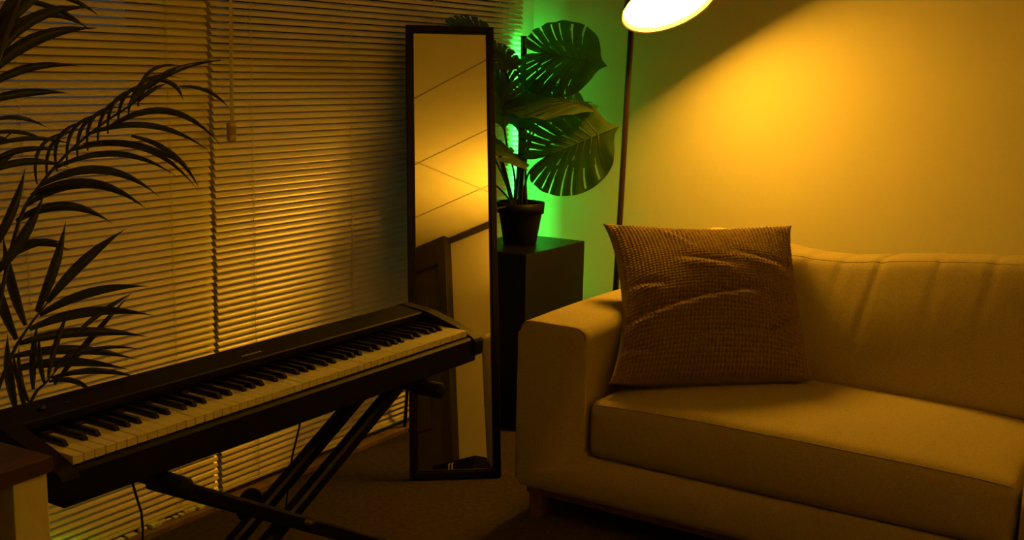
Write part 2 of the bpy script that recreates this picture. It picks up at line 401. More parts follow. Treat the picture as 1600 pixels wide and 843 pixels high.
def monstera_leaf(sinus, tip, nrm, fold=.18, droop=.12, slits=7, seed=0, width=1.0, holes=True):
    """heart-shaped blade; side veins leave the midrib and sweep to the tip, slits run between them to the margin"""
    r_ = np.random.RandomState(seed); S, T = Vector(sinus), Vector(tip)
    X = (T-S); L = X.length; X.normalize(); N = Vector(nrm); N = (N - X*N.dot(X)).normalized(); Y = N.cross(X)
    ns, nt_ = 150, 14; V = []; Fc = []; vm = MB()
    def pos(sg, q, t):
        th = math.radians(176*(1-q)**.85); R = float(np.interp(math.degrees(th), RT[:, 0], RT[:, 1])); m_ = .96*q**1.15
        ex, ey = R*math.cos(th), R*math.sin(th)
        x = (1-t)*m_ + t*ex; y = t*ey
        x -= .34*t*(1-t)*ey                                   # veins start square to the midrib, then sweep forward
        y += .10*t*(1-t)*ey
        y *= width*sg; ay = abs(y)
        z = -fold*ay*(1-.4*t) - droop*max(x, 0)**2*1.1 - .14*y*y - .05*max(-x, 0) + .018*math.sin(2*math.pi*slits*q)*t*(.3+.7*t)
        return S + (X*x + Y*y + N*z)*L
    for sg in (-1, 1):
        o0 = len(V); cuts = []
        for k in range(slits):
            c = .16 + .66*(k+.5)/slits + r_.uniform(-.012, .012)
            cuts.append((c, .34+.14*r_.rand(), .0050+.0030*r_.rand(), r_.rand() < .35))
        hol = [(.16+.66*(k+1.0)/slits, .16+.05*r_.rand(), .27+.06*r_.rand(), .009) for k in range(1, slits-1, 2)] if holes else []
        for i in range(ns+1):
            for j in range(nt_+1): V.append(pos(sg, i/ns, j/nt_))
        for i in range(ns):
            q = (i+.5)/ns
            for j in range(nt_):
                t = (j+.5)/nt_
                if any(t > t0 and abs(q-c) < wd*(.45+.9*min(1, (t-t0)*2.5)) and not (shut and t > .90) for c, t0, wd, shut in cuts): continue
                if any(t0 < t < t1 and abs(q-c) < wd for c, t0, t1, wd in hol): continue
                a = o0+i*(nt_+1)+j; f_ = (a, a+1, a+nt_+2, a+nt_+1); Fc.append(f_ if sg > 0 else f_[::-1])
        for k in range(slits+1):
            c = .16+.66*k/slits; vm.tube([pos(sg, c, t)+N*.0006 for t in (0, .2, .4, .6, .8, .93)], [.0016, .0014, .0012, .001, .0008, .0005], 5)
    lf = link('leaf', V, Fc, MT['monstera'], mo, True)
    vm.tube([pos(1, q, 0)+N*.0010 for q in np.linspace(0, 1, 12)], list(np.linspace(.0034, .0008, 12)), 6)
    vm.build('vein', MT['vein'], lf)
    return S
def stem(pts, r=.0045):
    P = [Vector(p) for p in pts]; out = []
    for i in range(len(P)-1):   # catmull-rom
        a, b, c, d = P[max(i-1, 0)], P[i], P[i+1], P[min(i+2, len(P)-1)]
        for k in range(6):
            t = k/6; out.append(.5*((2*b)+(c-a)*t+(2*a-5*b+4*c-d)*t*t+(3*b-a-3*c+d)*t**3))
    out.append(P[-1]); MB().tube(out, [r*(1.15-.5*i/len(out)) for i in range(len(out))], 8).build('stem', MT['stem'], mo)
vd = -W_
s1 = monstera_leaf(atD(846, 83, 4.62), atD(936, 93, 4.50), vd+R_*.15-D_*.15, seed=1, droop=.16)
s2 = monstera_leaf(atD(842, 148, 4.58), atD(922, 158, 4.40), vd*.35-D_*.9, seed=2, width=1.05, fold=.25)
s3 = monstera_leaf(atD(857, 243, 4.50), atD(958, 200, 4.40), vd+D_*.1-R_*.1, seed=3, droop=.1)
s4 = monstera_leaf(atD(850, 165, 4.74), atD(915, 185, 4.78), vd*.6+D_*.5, seed=4, width=.9)
s5 = monstera_leaf(atD(760, 70, 4.44), atD(812, 100, 4.38), vd*.55-D_*.8+R_*.1, seed=5, width=.9)
s6 = monstera_leaf(atD(782, 122, 4.60), atD(790, 196, 4.56), vd+R_*.3, seed=6, width=.7)
s7 = monstera_leaf(atD(772, 215, 4.50), atD(827, 254, 4.40), vd*.3-D_*.8+R_*.35, seed=7, width=.8, fold=.3)
s8 = monstera_leaf(atD(716, 40, 4.36), atD(770, 46, 4.36), vd*.7-D_*.5, seed=8, width=.9)
s9 = monstera_leaf(atD(820, 142, 4.68), atD(808, 196, 4.62), vd-D_*.2-R_*.2, seed=9, width=1.0)
# unseen leaves added behind the mirror to cast shade on the blind
for i, z in enumerate((.80, 1.00, 1.22, 1.42)):
    Q_ = Vector((2.969+.2137*z+.156, 2.278+.184*z-.182, z)); o_ = Vector((.758, .652, 0))
    a = Q_ + o_*.31 + Vector((0, 0, .03)); b_ = Q_ + o_*.045 - Vector((0, 0, .04))
    monstera_leaf(a, b_, (.6, -.75, .25), seed=20+i, holes=False, fold=.05, droop=.04)
    P_ = [pc + Vector((-.03, .01, .15)), pc.lerp(a, .5)+Vector((.02, 0, .12)), a]
    MB().tube([P_[0]*(1-t)**2+P_[1]*2*t*(1-t)+P_[2]*t*t for t in [k/10 for k in range(11)]], .0042, 8).build('stem', MT['stem'], mo)
pt = lambda dx, dy, z=.15: pc + Vector((dx, dy, z))
stem([pt(.02, .01), atD(818, 260, 4.66), atD(826, 170, 4.68), s1])
stem([pt(.015, -.02), atD(822, 250, 4.62), atD(840, 195, 4.58), atD(868, 168, 4.52), s2 + (atD(880, 160, 4.48)-s2)*.8])
stem([pt(.025, 0), atD(821, 285, 4.58), atD(832, 262, 4.54), s3])
stem([pt(.01, .02), atD(822, 240, 4.70), atD(834, 185, 4.74), s4])
stem([pt(-.01, .02), atD(812, 220, 4.72), atD(806, 160, 4.72), atD(792, 118, 4.58), s5+(atD(775, 92, 4.42)-s5)*.9], .0055)
stem([pt(-.03, 0), atD(792, 290, 4.66), atD(780, 245, 4.66), s7])
stem([pt(-.02, .02), atD(804, 275, 4.70), atD(790, 215, 4.62), s6])
stem([pt(-.03, .02), atD(780, 240, 4.6), atD(745, 110, 4.5), s8], .005)
stem([pt(.0, .01), atD(814, 260, 4.68), s9])

# ================================================================== LEANING MIRROR
yaw, lean = -.86018552, .27489961
MBASE = Vector((2.969, 2.278, .007))
rv = Vector((math.cos(yaw), math.sin(yaw), 0)); nh = Vector((math.sin(yaw), -math.cos(yaw), 0))
upv = Vector((0, 0, math.cos(lean))) - nh*math.sin(lean); bk = upv.cross(rv)
mi = thing('floor_mirror', (0, 0, 0), 'tall narrow black-framed mirror leaning back beside the piano', 'mirror')
mm = Matrix((rv, bk, upv)).transposed().to_4x4(); mm.translation = MBASE; mi.matrix_world = mm
ORG[mi.name] = Vector((0, 0, 0)); MW, MH, FW, FD = .3215, 1.624, .023, .024
for a in ((0, FW, 0, MH), (MW-FW, MW, 0, MH), (FW, MW-FW, 0, FW), (FW, MW-FW, MH-FW, MH)):
    fr = MB().box(a[0], a[1], 0, FD, a[2], a[3], .003).build('frame_bar', MT['frame'], mi)
b = .006
for a in ((FW-.001, FW+b, FW, MH-FW), (MW-FW-b, MW-FW+.001, FW, MH-FW), (FW, MW-FW, FW-.001, FW+b), (FW, MW-FW, MH-FW-b, MH-FW+.001)):
    MB().box(a[0], a[1], .004, FD-.003, a[2], a[3], .0015, 1).build('inner_bead', MT['frame'], mi)
MB().box(FW, MW-FW, .009, .012, FW, MH-FW).build('glass', MT['mirror'], mi)
MB().box(.008, MW-.008, .0145, FD-.002, .008, MH-.008).build('back_board', MT['board'], mi)
# prop leg behind
inv = mm.inverted()
def ml(p): return inv @ Vector(p)
lf = atZ(632, 671, .008); rt = lf + rv*.22
hi1 = MBASE + upv*1.05 + rv*.05 + bk*(FD+.008); hi2 = MBASE + upv*1.05 + rv*.27 + bk*(FD+.008)
MB().tube([ml(lf), ml(hi1)], .007, 8).build('prop_leg', MT['frame'], mi)
MB().tube([ml(rt), ml(hi2)], .007, 8).build('prop_leg', MT['frame'], mi)
MB().tube([ml(lf), ml(rt)], .007, 8).build('prop_crossbar', MT['frame'], mi)

# ================================================================== PIANO
KX0, KX1, KY, KZ = 1.191, 2.413, 1.6625, .731
pn = thing('digital_piano', (1.802, 1.77, .64), 'long black digital piano with white keys on a cross stand', 'piano')
PX0, PX1, PYB = 1.150, 2.452, 1.93
# body: under-tray, rear housing with sloped top, end blocks
MB().box(PX0+.012, PX1-.012, 1.652, PYB, .644, .712, .004).build('body', MT['black'], pn)
MB().prism([(1.648, .650), (1.646, .707), (1.652, .7125), (1.662, .7125), (1.662, .650)], KX0-.004, KX1+.004).build('key_slip', MT['panel'], pn)
MB().prism([(1.811, .744), (1.811, .7585), (1.8135, .7615), (1.888, .771), (1.905, .766), (PYB, .742), (PYB, .712), (1.83, .712), (1.83, .744)], KX0-.006, KX1+.006).build('top_panel', MT['panel'], pn)
prof = [(1.640, .664), (1.637, .672), (1.637, .700), (1.642, .709), (1.652, .7155), (1.70, .735), (1.80, .7635), (1.888, .773), (1.905, .768), (PYB+.002, .744), (PYB+.002, .664)]
MB().prism(prof, PX0, KX0-.004).build('end_block', MT['black'], pn)
MB().prism(prof, KX1+.004, PX1).build('end_block', MT['black'], pn)
MB().box(KX0, KX1, 1.800, 1.812, .7285, .7335).build('felt_strip', MT['felt'], pn)
sp = (KX1-KX0)/52
wk = bpy.data.meshes.new('white_key'); t = MB().box(-sp/2+.0008, sp/2-.0008, 0, .158, -.0165, 0, .0009, 2)
t.box(-sp/2+.0008, sp/2-.0008, -.0008, .004, -.003, 0, .0008, 1)
wk.from_pydata(t.v, [], t.f); wk.materials.append(MT['ivory'])
bkm = bpy.data.meshes.new('black_key')
a, b_, l = .0056, .0044, .095
V = [(-a, 0, -.001), (a, 0, -.001), (a, l, -.001), (-a, l, -.001), (-a*.93, .0005, .004), (a*.93, .0005, .004), (-b_, .008, .0118), (b_, .008, .0118), (b_, l, .0118), (-b_, l, .0118)]
bkm.from_pydata(V, [], [(0, 1, 5, 4), (4, 5, 7, 6), (6, 7, 8, 9), (1, 2, 8, 7, 5), (3, 0, 4, 6, 9), (2, 3, 9, 8)]); bkm.materials.append(MT['blackgloss'])
bm = bmesh.new(); bm.from_mesh(bkm); bmesh.ops.bevel(bm, geom=bm.edges[:], offset=.0009, segments=1, affect='EDGES'); bm.to_mesh(bkm); bm.free()
po = ORG[pn.name]
for k in range(52):
    o = bpy.data.objects.new('white_key', wk); COL.objects.link(o); o.parent = pn
    o.location = Vector((KX0+(k+.5)*sp, KY+.0, KZ+random.uniform(-.0003, .0003))) - po
    if k < 51 and (k % 7) in (0, 2, 3, 5, 6):      # A C D F G have a sharp
        o = bpy.data.objects.new('black_key', bkm); COL.objects.link(o); o.parent = pn
        sh = {0: .0025, 2: -.0025, 3: .0025, 5: -.003, 6: 0}[k % 7]
        o.location = Vector((KX0+(k+1)*sp+sh, KY+.0515, KZ)) - po
# knob, button and small pale lettering marks on the panel
def panz(y): return .7615+(y-1.8135)*(.771-.7615)/(1.888-1.8135)
kb = atZ(84, 640, .772); kx, ky = max(KX0+.03, kb.x), 1.845
MB().lathe([(0, 0), (.008, 0), (.0075, .008), (0, .009)], (kx, ky, panz(ky)-.001), n=20).build('volume_knob', MT['blackgloss'], pn, True)
MB().box(kx+.05, kx+.064, ky-.004, ky+.004, panz(ky)-.001, panz(ky)+.002, .001).build('power_button', MT['blackgloss'], pn)
lg = MB(); x = 1.800-.030
for k in range(6): lg.box(x+k*.0105, x+k*.0105+.0075, 1.8365, 1.8425, panz(1.84)-.0006, panz(1.84)+.0004)
lg.build('logo_mark', MT['mark'], pn)
# speaker grille lines on the panel
for s_ in (1.30, 2.15):
    for k in range(4):
        y = 1.866+k*.005; MB().box(s_, s_+.17, y, y+.002, panz(y)-.0015, panz(y)+.0006).build('grille_slot', MT['black'], pn)

# ================================================================== PIANO STAND
st = thing('piano_stand', (1.80, 1.76, 0), 'black cross-legged metal stand under the digital piano', 'stand')
TR = .017
def leg(x0, y, sgn):
    x1 = x0 + sgn*.59/.548
    def sq(p, q, r):   # square tube along the leg
        d = (Vector(q)-Vector(p)).normalized(); a = Vector((0, 1, 0)); b = d.cross(a).normalized(); mb = MB(); v = []
        bev = r*.35; ring = [(r, r-bev), (r-bev, r), (-r+bev, r), (-r, r-bev), (-r, -r+bev), (-r+bev, -r), (r-bev, -r), (r, -r+bev)]
        for P in (p, q):
            for (u, w_) in ring: v.append(Vector(P)+a*u+b*w_)
        return mb.add(v, [(i, (i+1) % 8, 8+(i+1) % 8, 8+i) for i in range(8)]+[tuple(range(8))[::-1], tuple(range(8, 16))])
    return sq((x0, y, .615), (x1, y, .025), TR)
leg(1.392, 1.695, 1).build('leg', MT['steel'], st)
leg(2.212, 1.737, -1).build('leg', MT['steel'], st)
leg(2.212, 1.820, -1).build('leg', MT['steel'], st)
for x, z, y0, y1 in ((1.392, .622, 1.60, 1.93), (2.212, .622, 1.60, 1.93)):
    a = MB().tube([(x, y0+.02, z), (x, y1-.02, z)], .016, 14).build('support_arm', MT['steel'], st)
    for e0, e1 in ((y0, y0+.085), (y1-.085, y1)):
        MB().lathe([(0, 0), (.017, 0), (.0205, .004), (.0205, .075), (.018, .08), (.016, .085)], (x, e0, z), (0, 1, 0), 18).build('rubber_sleeve', MT['rubber'], a, True)
for x, y0, y1 in ((2.46, 1.50, 2.02), (1.15, 1.50, 2.02)):
    a = MB().tube([(x, y0+.01, .024), (x, y1-.01, .024)], .017, 12).build('foot_bar', MT['steel'], st)
    for e0 in (y0, y1-.06):
        MB().lathe([(0, 0), (.020, 0), (.0235, .005), (.0235, .055), (.02, .06), (0, .06)], (x, e0, .0237), (0, 1, 0), 16).build('rubber_foot', MT['rubber'], a, True)
MB().tube([(1.803, 1.66, .394), (1.803, 1.86, .394)], .009, 10).build('pivot_bolt', MT['bolt'], st)
MB().lathe([(0, 0), (.035, 0), (.04, .004), (.04, .012), (.02, .02), (0, .02)], (1.803, 1.85, .394), (0, 1, 0), 24).build('locking_disc', MT['rubber'], st, True)
MB().lathe([(0, 0), (.006, 0), (.0065, .004), (0, .004)], atY(481, 812, 1.676), (0, 1, 0), 10).build('bolt_head', MT['bolt'], st, True)
# cables
tag(MB().tube([atY(203, 728, 1.85), atY(206, 750, 1.86), atY(213, 775, 1.88), atY(221, 800, 1.90), atY(223, 825, 1.93), atY(222, 860, 1.98), Vector((1.50, 2.12, .10)), Vector((1.45, 2.2, .008)), Vector((1.2, 2.35, .007))], .0028, 8).build('power_cable', MT['cable']),
    'thin black cable hanging from the piano in front of the left blind', 'cable')
tag(MB().tube([atY(471, 640, 1.87), atY(468, 665, 1.88), atY(462, 690, 1.89), atY(456, 715, 1.91), atY(450, 760, 1.95), atY(447, 790, 1.98), Vector((2.0, 2.12, .04)), Vector((2.08, 2.02, .006)), Vector((2.22, 1.92, .006)), Vector((2.34, 1.9, .006))], .0026, 8).build('pedal_cable', MT['cable']),
    'thin black cable behind the crossed legs of the piano stand', 'cable')

# ================================================================== DESK
dk = thing('desk', (1.12, 1.615, 0), 'desk corner with dark wood top and white leg at the left edge', 'desk')
DA = math.radians(3)
def rotd(mb):
    c, s = math.cos(DA), math.sin(DA); mb.v = [(1.12+(x-1.12)*c-(y-1.615)*s, 1.615+(x-1.12)*s+(y-1.615)*c, z) for x, y, z in mb.v]; return mb
for k in range(3):
    rotd(MB().box(.22, 1.12, 1.615+k*.2, 1.615+k*.2+.1995, .735, .762, .0012, 1)).build('plank', MT['desk'], dk)
rotd(MB().box(1.046, 1.112, 1.622, 2.21, 0, .735, .002)).build('leg', MT['deskwhite'], dk)
rotd(MB().box(.23, .296, 1.622, 2.21, 0, .735, .002)).build('leg', MT['deskwhite'], dk)

# ================================================================== SOFA
sf = thing('sofa', (3.38, .955, 0), 'large beige fabric sofa with low square arms along the right wall', 'sofa')
AX0, AX1 = 2.920, 3.86
def arc(cy, cz, r, a0, a1, n=6): return [(cy+r*math.cos(math.radians(a0+(a1-a0)*k/n)), cz+r*math.sin(math.radians(a0+(a1-a0)*k/n))) for k in range(n+1)]
Y0, Y1, Y2, Y3, ZB, ZS, ZA = .092, .337, 1.573, 1.818, .113, .250, .655; r1 = .042
prof = (arc(Y0+.02, ZB+.02, .02, 180, 270) + arc(Y3-.02, ZB+.02, .02, 270, 360) + arc(Y3-r1, ZA-r1, r1, 0, 90) + arc(Y2+r1, ZA-r1, r1, 90, 180)
        + arc(Y2-.02, ZS+.02, .02, 0, -90) + arc(Y1+.02, ZS+.02, .02, -90, -180) + arc(Y1-r1, ZA-r1, r1, 0, 90) + arc(Y0+r1, ZA-r1, r1, 90, 180))
bm = bmesh.new(); n = len(prof); xs = list(np.linspace(AX0, AX1, 28))
rows = [[bm.verts.new((x, p[0], p[1])) for p in prof] for x in xs]
for i in range(len(xs)-1):
    for k in range(n): bm.faces.new((rows[i][k], rows[i][(k+1) % n], rows[i+1][(k+1) % n], rows[i+1][k]))
f0 = bm.faces.new(rows[0]); bm.faces.new(rows[-1][::-1])
bmesh.ops.bevel(bm, geom=list(f0.edges), offset=.016, segments=4, affect='EDGES', profile=.5)
bmesh.ops.recalc_face_normals(bm, faces=bm.faces[:]); bm.verts.index_update()
P = np.array([v.co[:] for v in bm.verts]); Fc = [[v.index for v in f.verts] for f in bm.faces]; bm.free()
t = ss(P[:, 2], .35, .655); P[:, 2] += t*(.006*np.cos((P[:, 0]-3.3)*4) - .004); P[:, 1] += .002*wob(P, 14); P[:, 0] += .0012*wob(P, 18, off=5)*ss(P[:, 0], AX0-.01, AX0+.2)
fm = link('upholstered_frame', P, Fc, MT['sofa'], sf, True)
for y0, y1 in ((Y2, Y3), (Y0, Y1)):
    c = .034; ins = .007; pts = []
    for cy, cz, a0 in ((y0+ins+c, ZA-ins-c, 180), (y1-ins-c, ZA-ins-c, 90)):
        for k in range(7): a = math.radians(a0-k*15); pts.append((AX0+.004, cy+c*math.cos(a), cz+c*math.sin(a)))
    pts = [(AX0+.0035, y0+ins, .29)] + pts + [(AX0+.0035, y1-ins, .13)]
    MB().tube(pts, .0022, 6).build('seam', MT['darkseam'], fm)
P, Fc = softbox((3.66, .10, .20), (AX1+.02, 1.80, .765), .04, .03)
link('back_frame', P, Fc, MT['sofa'], sf, True)
MB().box(2.945, 3.82, .13, 1.79, .080, .1135, .004).build('wood_rail', MT['sofawood'], sf)
for x in (2.985, 3.78):
    for y in (1.76, .15):
        MB().prism([(y-.026, .085), (y+.026, .085), (y+.017, 0), (y-.017, 0)], x-.028, x+.022).build('leg', MT['sofawood'], sf)
SY0, SY1 = .347, 1.562
def seatfn(P):
    P = P.copy(); u = (P[:, 1]-SY0)/(SY1-SY0); v = (P[:, 0]-2.925)/.70
    top = ss(P[:, 2], .33, .425)
    crown = np.clip(4*u*(1-u), 0, 1)**.55*np.clip(4*np.clip(v+.05, 0, 1)*(1.02-np.clip(v, 0, 1)), 0, 1)**.6
    P[:, 2] += top*(.040*crown + .004*wob(P, 9) + .0015*wob(P, 28, off=8))
    fr = ss(-P[:, 0], -3.0, -2.93)
    P[:, 0] -= fr*.012*np.clip(4*u*(1-u), 0, 1)**.4*np.sin(np.clip((P[:, 2]-.25)/.18, 0, 1)*math.pi)
    P[:, 0] += fr*.003*wob(P, 16, off=2)
    return P
P, Fc = softbox((2.925, SY0, .250), (3.63, SY1, .425), .028, .016, seatfn)
sc = link('seat_cushion', P, Fc, MT['sofa'], sf, True)
pts = np.array([(2.9305, y, .4155) for y in np.linspace(SY1-.012, SY0+.012, 60)]); q = seatfn(pts)
MB().tube([tuple(p + np.array([-.0015, 0, .001])) for p in q], .0016, 6).build('seam', MT['piping'], sc)
pts = np.array([(x, SY1-.006, .4155) for x in np.linspace(2.935, 3.4, 30)]); q = seatfn(pts)
MB().tube([tuple(p + np.array([0, .001, .001])) for p in q], .0016, 6).build('seam', MT['piping'], sc)
def backfn(P):
    P = P.copy(); u = (P[:, 1]-.35)/(1.565-.35); z = P[:, 2]; t = np.clip((z-.44)/.43, 0, 1)
    sag = .040*np.exp(-((P[:, 1]-1.08)/.26)**2) - .012*np.exp(-((P[:, 1]-.45)/.2)**2) - .008*np.exp(-((P[:, 1]-1.50)/.08)**2)
    front = ss(-P[:, 0], -3.56, -3.47)
    puff = np.clip(4*u*(1-u), 0, 1)**.5*np.sin(np.clip(t, 0, 1)*math.pi)**.7
    # creases fanning down from the top seam
    cr = np.zeros(len(P))
    for yc, sl, amp, wd, ln in ((1.13, .10, .005, .014, .35), (1.02, .22, .006, .014, .40), (.90, .26, .010, .012, .45), (.72, .14, .006, .012, .3), (.56, .22, .006, .014, .3), (1.20, .3, .005, .02, .5), (.44, .1, .004, .014, .25), (1.40, .1, .006, .014, .3)):
        yy = yc + sl*(.86-z)*.5
        cr += -amp*np.exp(-((P[:, 1]-yy)/wd)**2)*ss(z, .86-ln, .84) + .5*amp*np.exp(-((P[:, 1]-yy-1.8*wd)/(1.3*wd))**2)*ss(z, .86-ln, .84)
    P[:, 2] -= sag*t*1.0 - .0
    P[:, 2] += cr*.5*ss(t, .85, 1)
    P[:, 0] += .17*t**1.05 - front*(.045*puff + .34*cr) + front*.004*wob(P, 10, off=3)
    return P
P, Fc = softbox((3.475, .352, .435), (3.66, 1.566, .868), .030, .0105, backfn)
bc = link('back_cushion', P, Fc, MT['sofa'], sf, True)
pts = np.array([(3.488, y, .858) for y in np.linspace(1.55, .36, 130)]); q = backfn(pts)
MB().tube([tuple(p+np.array([-.001, 0, .002])) for p in q], .0020, 6).build('seam', MT['piping'], bc)

# ================================================================== SCATTER CUSHION
BL, BR = np.array((2.985, 1.528, .475)), np.array((3.400, 1.022, .478))
TL, TRc = np.array(atX(941, 349, 3.43)), np.array(atX(1237, 352, 3.655))
NP = 52; SUB = 7; N_ = NP*SUB
u, v = np.meshgrid(np.linspace(0, 1, N_+1), np.linspace(0, 1, N_+1), indexing='ij')
def pillow(sign, n, puff):
    u, v = np.meshgrid(np.linspace(0, 1, n+1), np.linspace(0, 1, n+1), indexing='ij')
    # sides pulled in between the corners
    k = 4*v*(1-v); uu = u + .085*k**.8*(1-u)**2.5 - .045*k**.8*u**2.5
    k = 4*u*(1-u); vv = v + .0*k - .085*k**.9*v**2.5
    B = ((1-uu)*(1-vv))[..., None]*BL + (uu*(1-vv))[..., None]*BR + ((1-uu)*vv)[..., None]*TL + (uu*vv)[..., None]*TRc
    nn = np.cross(BR-BL, TL-BL); nn /= np.linalg.norm(nn)
    e = (16*u*(1-u)*v*(1-v)); T = np.where(e > 0, np.power(np.maximum(e, 1e-9), .42), 0)
    vb = v
    prof = .140*(1.0 + .22*np.cos((vb-.38)*4))
    th = prof*T
    if sign > 0:
        P2 = np.stack([u.ravel()*1.0, v.ravel()*1.0, 0*u.ravel()], 1)
        def crease(u0, v0, u1, v1, amp, wd):
            d = np.array([u1-u0, v1-v0]); L = np.linalg.norm(d); d /= L
            s = (u-u0)*d[0]+(v-v0)*d[1]; q = -(u-u0)*d[1]+(v-v0)*d[0]
            w_ = ss(s, -.05, .1)*ss(-s, -L-.05, -L+.1)
            return w_*amp*(-np.exp(-(q/wd)**2) + .9*np.exp(-((q+1.7*wd)/(1.2*wd))**2))
        th = th + crease(.02, .28, .72, .40, .020, .030) + crease(.35, .16, .80, .20, .010, .022) + crease(.02, .50, .22, .44, .014, .025)
        th = th + crease(.30, .62, .62, .55, .010, .03) + crease(.62, .66, .95, .60, .008, .03) + crease(.72, .15, .93, .28, .012, .022) + crease(.28, .95, .42, .72, .008, .022) + crease(.02, .14, .2, .10, .010, .02)
        th = th + (.005*wob(P2, 16).reshape(u.shape) + .002*wob(P2, 40, off=6).reshape(u.shape))*T
    Q = B + nn*(sign*th)[..., None]
    Q[..., 2] -= .012*np.exp(-((v)/.1)**2)*0
    if puff:
        bump = (np.abs(np.sin(np.pi*u*NP))**.75)*(np.abs(np.sin(np.pi*v*NP))**.62)
        gu = np.gradient(Q, axis=0); gv = np.gradient(Q, axis=1); nr = np.cross(gu, gv); nr /= np.maximum(np.linalg.norm(nr, axis=-1, keepdims=True), 1e-12)
        if (nr[n//2, n//2]@nn) < 0: nr = -nr
        cell = np.random.RandomState(5).rand(NP+1, NP+1)*.5+.75
        ci = np.minimum((u*NP).astype(int), NP); cj = np.minimum((v*NP).astype(int), NP)
        Q = Q + nr*(.0058*bump*cell[ci, cj]*np.minimum(1, e*20))[..., None]
    return Q
Q = pillow(1, N_, True)
idx = np.arange((N_+1)**2).reshape(N_+1, N_+1)
Fc = np.stack([idx[:-1, :-1], idx[1:, :-1], idx[1:, 1:], idx[:-1, 1:]], -1).reshape(-1, 4)
cu = thing('scatter_cushion', tuple((BL+BR)/2), 'brown nubby square cushion propped on the sofa against its left arm', 'cushion')
MT['nubby'] = mat('nubby_corduroy', (.23, .155, .09), .9, spec=.2, sheen=.2, noise=(150, .28))
link('front_cover', Q.reshape(-1, 3), Fc.tolist(), MT['nubby'], cu, True)
Q = pillow(-1, 40, False); Q2 = Q.reshape(-1, 3); idx = np.arange(41*41).reshape(41, 41)
link('back_cover', Q2, np.stack([idx[:-1, :-1], idx[:-1, 1:], idx[1:, 1:], idx[1:, :-1]], -1).reshape(-1, 4).tolist(), MT['nubby'], cu, True)

# ================================================================== PALM
pp = thing('potted_palm', (1.38, 2.22, 0), 'potted palm with long drooping leaflets behind the left end of the piano', 'potted plant')
MB().lathe([(0, 0), (.12, 0), (.125, .01), (.155, .27), (.165, .27), (.165, .30), (.150, .30), (.145, .26), (0, .25)], (1.38, 2.25, 0)).build('pot', MT['pot'], pp, True)
def curve(pts, n):
    P = [Vector(p) for p in pts]; out = []
    for i in range(len(P)-1):
        a, b, c, d = P[max(i-1, 0)], P[i], P[i+1], P[min(i+2, len(P)-1)]
        for k in range(n):
            t = k/n; out.append(.5*((2*b)+(c-a)*t+(2*a-5*b+4*c-d)*t*t+(3*b-a-3*c+d)*t**3))
    return out + [P[-1]]
def leaflet(fr, b, t, bow, wpx, db, dt, seed=0):
    """b, t: base and tip in picture units, bow: sideways bulge of the midline, wpx full width, db/dt depths"""
    n = 12; d = Vector((t[0]-b[0], t[1]-b[1])); L = d.length; pr = Vector((d.y, -d.x))/max(L, 1e-6)
    pts = []
    for i in range(n+1):
        s = i/n; q = Vector(b) + d*s + pr*(bow*4*s*(1-s)); pts.append((q, db+(dt-db)*s))
    V = []; prof = lambda s: max(.02, (math.sin(math.pi*min(1, s*.86+.10)))**.75 * (1-s**5))
    rr_ = random.Random(seed); tw = rr_.uniform(-.3, .3)
    for i in range(n+1):
        s = i/n; q, dd = pts[i]; a = pts[max(i-1, 0)][0]; c = pts[min(i+1, n)][0]; tg = (c-a).normalized(); nr = Vector((tg.y, -tg.x))
        wd = wpx/2*prof(s)
        for k, off in ((-1, .010), (0, 0), (1, .010)):
            e = q + nr*(wd*k); V.append(atD(e.x, e.y, dd + off*(wpx/14.0) + tw*k*wd*.0012))
    Fc = []
    for i in range(n):
        for k in range(2): a = i*3+k; Fc.append((a, a+1, a+4, a+3))
    link('leaflet', V, Fc, MT['palm'], fr, True)
def frond(pts, r, leaflets, d0):
    """pts: (px, py, depth)"""
    c = curve([atD(*p) for p in pts], 6)
    fr = MB().tube(c, [r*(1-.75*i/len(c)) for i in range(len(c))], 8).build('frond', MT['stem'], pp)
    for i, l in enumerate(leaflets): leaflet(fr, *l, seed=i)
    return fr
D0 = 2.50
# arching frond across the blind
RA = [(-30, 640, 2.30), (0, 470, 2.36), (30, 345, 2.42), (62, 290, 2.46), (110, 235, 2.50), (165, 190, 2.54), (212, 158, 2.57), (245, 120, 2.60), (290, 101, 2.62), (345, 94, 2.66)]
A = []
for (b, t, bow, wd) in [
    ((62, 290), (250, 308), 34, 14), ((48, 305), (230, 327), 30, 15), ((40, 322), (222, 322), 34, 13), ((25, 345), (177, 350), 26, 15), ((30, 345), (150, 338), 20, 10),
    ((85, 263), (278, 277), 30, 10), ((110, 235), (310, 298), 38, 10), ((135, 210), (330, 238), 28, 10), ((165, 202), (346, 228), 42, 11), ((205, 212), (314, 300), 18, 9), ((130, 225), (305, 270), 20, 9),
    ((20, 400), (98, 378), 10, 12), ((20, 385), (110, 392), 10, 12), ((240, 125), (287, 158), 12, 8), ((280, 135), (360, 172), 12, 6), ((215, 160), (262, 130), 4, 7), ((200, 165), (285, 104), 8, 9), ((230, 140), (345, 95), 10, 5)]:
    A.append((b, t, bow, wd, 2.5, 2.5+.10*random.random()))
for k in range(11):   # far-side leaflets arching up and over the frond
    q = k/10; bx, by = 58+158*q, 288-122*q+8*math.sin(q*3.1)
    A.append(((bx, by), (bx+62+18*q+6*math.sin(k*2.3), by-84+26*q+5*math.sin(k*1.7)), 30, 6.5, 2.56, 2.66))
frond(RA, .0048, A, D0)
